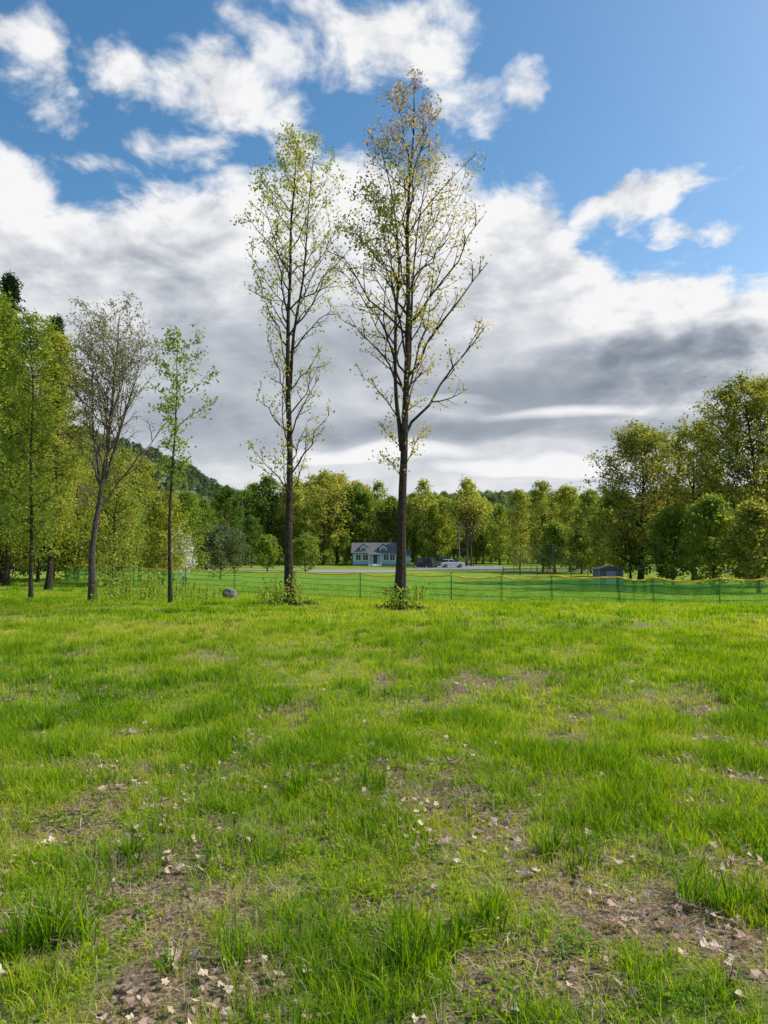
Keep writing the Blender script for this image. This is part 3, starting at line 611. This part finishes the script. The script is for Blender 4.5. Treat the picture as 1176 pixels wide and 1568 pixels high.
# ---------------------------------------------------------------- house
M_sid=simple('blue_siding',(.36,.56,.70),.7,var=.06); M_roof=simple('shingle_roof',(.13,.13,.145),.9,var=.3,scale=10); M_white=simple('white_trim',(.80,.80,.78),.6,var=.04)
M_glass=simple('window_glass',(.03,.04,.05),.1,spec=.6); M_door=simple('door_paint',(.06,.07,.10),.5); M_brick=simple('chimney_brick',(.25,.11,.08),.9); M_found=simple('foundation',(.3,.3,.29),.9); M_red=simple('tail_lamp',(.4,.02,.02),.4)
def house():
    d=155; x0=X(540,d); g=float(G(x0,d)); e=empty('blue_house',(x0,d,g)); W=9.4; D=8
    mb=MB(); mb.box(0,W,0,D,0,.45,0); mb.box(W,W+2.7,1.5,D-1,0,.4,0); mb.obj('foundation',[M_found],e)
    mb=MB(); mb.box(0.02,W-.02,0.02,D-.02,.45,2.75,0)
    for xx in (0.02,W-.02): mb.poly([(xx,.02,2.75),(xx,D-.02,2.75),(xx,D/2,4.7)],0)
    mb.box(W,W+2.65,1.52,D-1.02,.4,2.3,0)
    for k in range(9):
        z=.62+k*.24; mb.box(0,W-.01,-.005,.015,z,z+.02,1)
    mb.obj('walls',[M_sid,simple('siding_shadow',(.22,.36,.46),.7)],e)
    mb=MB()
    def slab(a,b,c,dd,t=.14,m=0):
        up=[(q[0],q[1],q[2]+t) for q in (a,b,c,dd)]; mb.poly([a,dd,c,b],m); mb.poly(up,m)
        L=[a,b,c,dd]
        for i in range(4): j=(i+1)%4; mb.poly([L[i],L[j],up[j],up[i]],m)
    o_=.35; zr=4.72; ze=2.6
    slab((-o_,-o_,ze-.02),(W+o_,-o_,ze-.02),(W+o_,D/2,zr),(-o_,D/2,zr)); slab((-o_,D/2,zr),(W+o_,D/2,zr),(W+o_,D+o_,ze-.02),(-o_,D+o_,ze-.02))
    slab((W+.36,1.2,2.2),(W+3,1.2,2.2),(W+3,4.3,3.3),(W+.36,4.3,3.3)); slab((W+.36,4.3,3.3),(W+3,4.3,3.3),(W+3,7.3,2.2),(W+.36,7.3,2.2))
    for cx in (2.3,6.4):
        zb=3.85; w=1.05
        slab((cx-w,.45,zb-.1),(cx,.45,zb+.75),(cx,3.9,zb+.75),(cx-w,2.6,zb-.1),.1); slab((cx,.45,zb+.75),(cx+w,.45,zb-.1),(cx+w,2.6,zb-.1),(cx,3.9,zb+.75),.1)
    slab((3.2,-1.9,2.3),(6.2,-1.9,2.3),(6.2,-.36,2.62),(3.2,-.36,2.62),.1)
    mb.obj('roof',[M_roof],e)
    mb=MB()
    for cx in (2.3,6.4):
        zb=3.8; mb.box(cx-.85,cx+.85,.7,3,2.95,zb); mb.poly([(cx-.85,.7,zb),(cx+.85,.7,zb),(cx,.7,zb+.72)])
    mb.obj('dormers',[M_sid],e)
    mb=MB()
    for cx,z0,w,h,y in [(1.2,1.2,1,1.2,0),(2.7,1.2,1,1.2,0),(7,1.2,1,1.2,0),(8.3,1.2,1,1.2,0),(2.3,3.1,.8,.65,.7),(6.4,3.1,.8,.65,.7),(W+1.3,1.1,1.1,.9,1.52)]:
        mb.box(cx-w/2-.12,cx+w/2+.12,y-.05,y-.01,z0-.12,z0+h+.12,0); mb.box(cx-w/2,cx+w/2,y-.07,y-.052,z0,z0+h,1); mb.box(cx-.03,cx+.03,y-.085,y-.072,z0,z0+h,0)
    mb.obj('windows',[M_white,M_glass],e)
    mb=MB(); mb.box(4.3,5.2,-.06,-.01,.5,2.5,0); mb.box(4.15,4.29,-.07,-.01,.5,2.6,1); mb.box(5.21,5.35,-.07,-.01,.5,2.6,1); mb.obj('door',[M_door,M_white],e)
    mb=MB(); mb.box(3.3,6.1,-1.8,-.02,0,.42,0)
    for xx in (3.4,5.9): mb.box(xx,xx+.12,-1.75,-1.63,.42,2.3,0)
    for k in range(3): mb.box(4.2,5.3,-2.1-.3*k,-1.81-.3*k,0,.32-.12*k+.02,0)
    mb.obj('porch',[M_white],e)
    mb=MB(); mb.box(7.6,8.3,4.4,5.1,3.9,5.7); mb.box(7.55,8.35,4.35,5.15,5.7,5.82); mb.obj('chimney',[M_brick],e)
house()
# ---------------------------------------------------------------- cars
M_tyre=simple('tyre',(.02,.02,.02),.9); M_rim=simple('rim',(.4,.4,.42),.3,metal=.8)
def car(loc,rot,paint,suv=False,name='parked_car'):
    e=empty(name,loc,rot); h=.15 if suv else 0
    body=[(0,.35),(0.02,.75),(.12,.95+h),(1.0,1.02+h),(3.5,1.02+h),(4.3,.85+h),(4.48,.65),(4.5,.35),(3.95,.28),(.5,.28)]
    mb=MB(); mb.prism(body,-.88,.88,0); mb.obj('body',[paint],e,bevel=.06)
    cab=[(.25,1.0+h),(.65,1.45+h*2),(2.4,1.48+h*2),(3.3,1.0+h)] if not suv else [(.08,1.1),(.25,1.68),(2.5,1.72),(3.3,1.12)]
    mb=MB(); ys=.82; yt=.66
    zc=[ys,yt,yt,ys]
    A=[(p[0],-q,p[1]) for p,q in zip(cab,zc)]; B=[(p[0],q,p[1]) for p,q in zip(cab,zc)]
    mb.poly(A,0); mb.poly(B[::-1],0)
    for i in range(3): mb.poly([A[i],B[i],B[i+1],A[i+1]],0)
    mb.obj('windows',[M_glass],e)
    mb=MB(); a,b=cab[1],cab[2]; mb.box(a[0]-.02,b[0]+.05,-yt-.02,yt+.02,a[1]-.0,b[1]+.05)
    for xx in (1.4,2.35): mb.box(xx,xx+.09,-.79,-.72,1.0+h,1.4+h); mb.box(xx,xx+.09,.72,.79,1.0+h,1.4+h)
    mb.obj('roof_and_pillars',[paint],e,bevel=.02)
    mb=MB()
    for xx in (.85,3.6):
        for yy in (-.93,.70): mb.cyl((xx,yy,.33),.33,.23,'y',18,0)
        mb.cyl((xx,-.945,.33),.2,.02,'y',12,1); mb.cyl((xx,.925,.33),.2,.02,'y',12,1)
    mb.obj('wheels',[M_tyre,M_rim],e)
    mb=MB(); mb.box(4.40,4.50,-.8,-.5,.62,.76,0); mb.box(4.40,4.50,.5,.8,.62,.76,0); mb.box(-.015,.06,-.82,-.55,.72,.88,1); mb.box(-.015,.06,.55,.82,.72,.88,1); mb.obj('lights',[M_white,M_red],e)
def carat(px,d,rot,paint,suv=False):
    x=X(px,d); car((x,d,float(G(x,d))+.06),rot,paint,suv)
M_black=simple('car_paint_black',(.02,.02,.025),.25,spec=.6,var=.02); M_wh=simple('car_paint_white',(.75,.75,.76),.3,spec=.5,var=.02); M_dk=simple('car_paint_grey',(.07,.075,.085),.3,spec=.6,var=.02)
carat(636,140,math.radians(20),M_dk,True); carat(654,137,math.radians(70),M_black,True); carat(674,138,math.radians(8),M_wh); carat(668,150,math.radians(10),M_dk,True)

# ---------------------------------------------------------------- backstop, shed, poles, rail fence, bird
M_galv=simple('galvanised_steel',(.12,.13,.13),.6,metal=.3)
def chain_mat():
    m,nt,nd,lk=newmat('chain_link'); o=nd.new('ShaderNodeOutputMaterial'); tc=nd.new('ShaderNodeTexCoord'); sp=nd.new('ShaderNodeSeparateXYZ'); lk.new(tc.outputs['Object'],sp.inputs[0])
    s=mth(nt,'ADD',sp.outputs[0],sp.outputs[1])
    f1=mth(nt,'LESS_THAN',mth(nt,'FRACT',mth(nt,'MULTIPLY',mth(nt,'ADD',s,sp.outputs[2]),10.)),.07); f2=mth(nt,'LESS_THAN',mth(nt,'FRACT',mth(nt,'MULTIPLY',mth(nt,'SUBTRACT',s,sp.outputs[2]),10.)),.07)
    g=mth(nt,'MAXIMUM',f1,f2); d=nd.new('ShaderNodeBsdfDiffuse'); d.inputs[0].default_value=(.12,.13,.13,1); tr=nd.new('ShaderNodeBsdfTransparent'); b=nd.new('ShaderNodeMixShader'); lk.new(g,b.inputs[0]); lk.new(tr.outputs[0],b.inputs[1]); lk.new(d.outputs[0],b.inputs[2]); lk.new(b.outputs[0],o.inputs[0]); return m
M_chain=chain_mat()
d=100; x0=X(786,d); g=float(G(x0,d)); e=empty('chain_link_backstop',(x0,d,g)); mb=MB(); mc=MB()
pp=[(0,0),(2.6,1.2),(5.6,1.2),(8.4,0)]; hh=[2.2,4,4,2.2]
for i in range(4):
    mb.cyl((pp[i][0],pp[i][1],-.2),.04,hh[i]+.2,n=8)
    if i<3:
        a,b=pp[i],pp[i+1]; mc.poly([(a[0],a[1],0),(b[0],b[1],0),(b[0],b[1],hh[i+1]),(a[0],a[1],hh[i])])
mb.obj('poles',[M_galv],e); mc.obj('mesh_panels',[M_chain],e)
rails=[]
for i in range(3):
    for k in (0,1):
        a,b=pp[i],pp[i+1]; rails.append([(a[0],a[1],hh[i]*k+.05),((a[0]+b[0])/2,(a[1]+b[1])/2,(hh[i]+hh[i+1])/2*k+.05),(b[0],b[1],hh[i+1]*k+.05)])
V,Q=tubes(np.array(rails),np.full((6,3),.02),6); link(bpy.data.objects.new('rails',np_mesh('rails',V,Q,[M_galv])),e)
d=70; x0=X(916,d); g=float(G(x0,d)); e=empty('storage_shed',(x0,d,g)); M_shed=simple('shed_siding',(.17,.20,.23),.7)
mb=MB(); mb.box(0,2.3,0,2,0,1.5,0); 
for k in range(9): mb.box(.02+k*.25,.045+k*.25,-.012,-.001,0.02,1.48,0)
mb.box(-.02,.08,-.03,.05,0,1.5,1); mb.box(2.22,2.32,-.03,.05,0,1.5,1); mb.box(.7,1.6,-.04,-.015,.05,1.4,1); mb.obj('walls',[M_shed,simple('shed_trim',(.33,.36,.40),.6)],e)
mb=MB(); mb.prism([(-.2,1.5),(2.5,1.5),(2.5,1.56),(1.15,1.9),(-.2,1.56)],-.2,2.2); mb.obj('roof',[M_roof],e)
def pole(px,top,d,arm=True):
    x=X(px,d); g=float(G(x,d)); H=Zp(top,d)-g; e=empty('utility_pole',(x,d,g)); mb=MB(); mb.cyl((0,0,-.3),.13,H+.3,n=10)
    if arm: mb.box(-1.1,1.1,-.22,-.12,H-.8,H-.66); [mb.cyl((q,-.17,H-.66),.04,.14,n=8) for q in (-1,-.4,.4,1)]
    mb.obj('pole',[M_wood],e); return np.array([x,d,g+H])
a=pole(370,768,150); b=pole(703,798,140); c=pole(1230,740,120)
def wire(p,q,s):
    t=np.linspace(0,1,24)[:,None]; w=p*(1-t)+q*t; w[:,2:]-=s*4*t*(1-t)+.5; return w
W=[wire(a+[q,0,0],b+[q,0,0],1.) for q in (-1,1)]+[wire(b+[q,0,0],c+[q,0,0],1.4) for q in (-1,1)]
V,Q=tubes(np.array(W),np.full((4,24),.015),4); link(bpy.data.objects.new('power_lines',np_mesh('power_lines',V,Q,[M_post])))
d=100; mb=MB(); x0=X(762,d); g=float(G(x0,d))
for i in range(6): mb.box(i*2.2,i*2.2+.12,-.06,.06,-.1,1.15)
for z in (.4,.8): mb.box(0,11.1,-.09,-.062,z,z+.12)
mb.obj('wooden_rail_fence',[M_wood],loc=(x0,d-4,g))
bp_=P(1078,578,60)
V1,Q1=tubes(np.array([[[-.28,0,0],[-.15,0,.01],[0,0,.02],[.12,0,.04],[.22,0,.05]]]),np.array([[.015,.05,.07,.045,.01]]),8)
w=np.array([[-.08,0,.04],[.08,0,.05],[.06,.35,.2],[-.1,.3,.18],[-.08,.75,.05],[-.02,.8,.06]]); wq=[[0,1,2,3],[3,2,5,4]]
w2=w*np.array([1,-1,1]); V_=np.vstack([V1,w,w2]); Q_=np.vstack([Q1,np.array(wq)+len(V1),np.array(wq)+len(V1)+6])
bo=link(bpy.data.objects.new('flying_bird',np_mesh('flying_bird',V_,Q_,[M_post]))); bo.location=bp_; bo.rotation_euler=(.2,.1,.9); bo.scale=(.5,.5,.5)

# ---------------------------------------------------------------- light
SAZ=math.radians(78); SEL=math.radians(40)
sv=Vector((math.sin(SAZ)*math.cos(SEL),math.cos(SAZ)*math.cos(SEL),math.sin(SEL)))
L=bpy.data.lights.new('sun','SUN'); L.energy=5; L.angle=math.radians(.5); L.color=(1,.94,.83)
lo=link(bpy.data.objects.new('sun',L)); lo.rotation_euler=sv.to_track_quat('Z','Y').to_euler()

w=bpy.data.worlds.new('World'); scene.world=w; w.use_nodes=True; nt=w.node_tree; nd=nt.nodes; lk=nt.links
for n in list(nd): nd.remove(n)
STR=.1
out=nd.new('ShaderNodeOutputWorld'); bg=nd.new('ShaderNodeBackground'); bg.inputs['Strength'].default_value=STR; lk.new(bg.outputs[0],out.inputs[0])
sky=nd.new('ShaderNodeTexSky'); sky.sky_type='NISHITA'; sky.sun_disc=False; sky.sun_elevation=SEL; sky.sun_rotation=SAZ; sky.air_density=1.0; sky.dust_density=1.5; sky.ozone_density=1.6
tc=nd.new('ShaderNodeTexCoord'); V0=tc.outputs['Generated']
sp=nd.new('ShaderNodeSeparateXYZ'); lk.new(V0,sp.inputs[0]); sx,sy,sz=sp.outputs
AZ=mth(nt,'ARCTAN2',sx,sy); EL=mth(nt,'ARCSINE',sz)
zc=mth(nt,'ADD',mth(nt,'MAXIMUM',sz,0.),.30)
def comb(a,b,c=0.):
    n=nd.new('ShaderNodeCombineXYZ')
    for i,v in enumerate((a,b,c)):
        if isinstance(v,(int,float)): n.inputs[i].default_value=v
        else: lk.new(v,n.inputs[i])
    return n.outputs[0]
PR=comb(mth(nt,'DIVIDE',sx,zc),mth(nt,'DIVIDE',sy,zc))
def vm(op,a,b=None,c=None):
    n=nd.new('ShaderNodeVectorMath'); n.operation=op
    for i,v in enumerate((a,b,c)):
        if v is None: continue
        if isinstance(v,tuple): n.inputs[i].default_value=v
        else: lk.new(v,n.inputs[i])
    return n
def wn(vec,scale,det,rough=.55,dist=0.):
    n=nd.new('ShaderNodeTexNoise'); n.noise_dimensions='2D'; n.inputs['Scale'].default_value=scale; n.inputs['Detail'].default_value=det; n.inputs['Roughness'].default_value=rough; n.inputs['Distortion'].default_value=dist; lk.new(vec,n.inputs['Vector']); return n
nzF=wn(PR,7.,6,.6,.2)
PR2=vm('ADD',PR,(.045,.02,0)).outputs[0]; nzG=wn(PR2,7.,3,.55,.2)
nzW=wn(PR,4.,4,.6)
wv=vm('MULTIPLY_ADD',nzW.outputs['Color'],(.17,.12,0),(-.085,-.06,0)).outputs[0]
AE=comb(AZ,EL); Pp=vm('ADD',AE,wv).outputs[0]
nzV=wn(PR,1.8,2,.5)
Pd=vm('ADD',AE,vm('MULTIPLY_ADD',nzV.outputs['Color'],(.16,.07,0),(-.08,-.035,0)).outputs[0]).outputs[0]
def blobs(lst,Pn):
    cur=None
    for (px,py,rx,ry,A) in lst:
        a,e=azel(px,py); ra=rx/F*math.cos(a); re=ry/F*math.cos(e)**2
        q=vm('MULTIPLY_ADD',Pn,(1/ra,1/re,0),(-a/ra,-e/re,0)).outputs[0]
        dt=vm('DOT_PRODUCT',q,q).outputs['Value']
        f=mth(nt,'MULTIPLY_ADD',mth(nt,'MINIMUM',dt,4.),-A,A)
        cur=f if cur is None else mth(nt,'MAXIMUM',cur,f)
    return cur
up=[(345,130,105,72,.55),(450,185,95,80,.52),(300,200,90,45,.33),(530,62,190,80,.5),(670,90,60,55,.42),(820,118,62,54,.6),(185,90,80,40,.3),(30,95,60,85,.34),
    (960,322,85,42,.5),(1045,280,85,26,.45),(1060,362,80,22,.42),(725,150,50,50,.28),(115,250,60,28,.25)]
fb_=blobs(up,Pp)
fc=nd.new('ShaderNodeFloatCurve'); cv=fc.mapping.curves[0]
edge=[(-300,260),(0,222),(60,242),(150,292),(230,288),(300,260),(400,238),(560,235),(640,245),(720,255),(820,270),(880,330),(930,385),(1000,388),(1100,402),(1176,412),(1500,430)]
pts=[]
for px,py in edge:
    a,e=azel(px,py); pts.append(((a+.8)/1.6,e/.8))
pts.sort()
cv.points[0].location=pts[0]; cv.points[1].location=pts[-1]
for p in pts[1:-1]: cv.points.new(*p)
fc.mapping.update()
Pm=vm('ADD',AE,vm('MULTIPLY_ADD',nzW.outputs['Color'],(.11,.07,0),(-.055,-.035,0)).outputs[0]).outputs[0]
ax=nd.new('ShaderNodeSeparateXYZ'); lk.new(Pm,ax.inputs[0])
lk.new(mth(nt,'MULTIPLY_ADD',ax.outputs[0],1/1.6,.5,clamp=True),fc.inputs['Value'])
eb=mth(nt,'MULTIPLY',fc.outputs[0],.8)
bank=mth(nt,'MULTIPLY',mth(nt,'SUBTRACT',eb,ax.outputs[1]),15.)
bankc=mth(nt,'MINIMUM',bank,1.3)
core=mth(nt,'MAXIMUM',mth(nt,'MAXIMUM',bankc,fb_),-.5)
amp=2.1
Fd=mth(nt,'ADD',core,mth(nt,'MULTIPLY',mth(nt,'SUBTRACT',nzF.outputs[0],.52),amp))
def sstep(v,a,b):
    n=nd.new('ShaderNodeMapRange'); n.interpolation_type='SMOOTHSTEP'; n.inputs['From Min'].default_value=a; n.inputs['From Max'].default_value=b; lk.new(v,n.inputs['Value']); return n.outputs[0]
alpha=sstep(Fd,-.15,.5)
dark=blobs([(260,430,290,90,.32),(420,540,360,100,.42),(1010,540,280,50,.80),(860,590,400,52,.70),(650,655,440,26,.60),(380,650,300,50,.42),(980,660,250,22,.5)],Pd)
dark=mth(nt,'MAXIMUM',dark,0.)
brt=blobs([(30,330,110,80,.5),(870,632,150,13,.9),(840,712,190,18,.9),(590,690,170,16,.8),(1000,450,220,35,.5),(700,330,120,60,.3),(660,612,90,10,.5)],Pd); brt=mth(nt,'MAXIMUM',brt,0.)
inner=sstep(bank,1.,4.)
rel=mth(nt,'MULTIPLY',mth(nt,'SUBTRACT',nzF.outputs[0],nzG.outputs[0]),mth(nt,'MULTIPLY_ADD',inner,-.85,1.1))
nzS=wn(PR,2.2,4,.5)
br=mth(nt,'ADD',.75,rel); br=mth(nt,'SUBTRACT',br,mth(nt,'MULTIPLY',dark,.78)); br=mth(nt,'ADD',br,mth(nt,'MULTIPLY',brt,.45))
edgeb=sstep(bank,3.2,.4); br=mth(nt,'ADD',br,mth(nt,'MULTIPLY',edgeb,.20))
br=mth(nt,'ADD',br,mth(nt,'MULTIPLY',mth(nt,'SUBTRACT',nzS.outputs[0],.5),.36),clamp=True)
cr=ramp(nd,[(0,(.22,.255,.32)),(.35,(.36,.40,.46)),(.65,(.60,.63,.68)),(1,(.93,.93,.94))]); lk.new(br,cr.inputs[0])
cs=vm('SCALE',cr.outputs[0]); cs.inputs['Scale'].default_value=1/STR
hs=nd.new('ShaderNodeHueSaturation'); hs.inputs['Saturation'].default_value=1.30; hs.inputs['Value'].default_value=1.65; hs.inputs['Hue'].default_value=.492; lk.new(sky.outputs[0],hs.inputs['Color'])
mx=nd.new('ShaderNodeMix'); mx.data_type='RGBA'; lk.new(alpha,mx.inputs[0]); lk.new(hs.outputs[0],mx.inputs[6]); lk.new(cs.outputs[0],mx.inputs[7])
lk.new(mx.outputs[2],bg.inputs['Color'])

# ---------------------------------------------------------------- camera
cam=bpy.data.cameras.new('camera'); co=link(bpy.data.objects.new('camera',cam)); co.location=(0,0,CAMZ); co.rotation_euler=(math.radians(90)+PITCH,0,0)
cam.sensor_fit='VERTICAL'; cam.sensor_height=36; cam.lens=26; cam.clip_end=8000; cam.clip_start=.05
scene.camera=co
scene.view_settings.view_transform='Standard'; scene.view_settings.look='None'; scene.view_settings.exposure=0
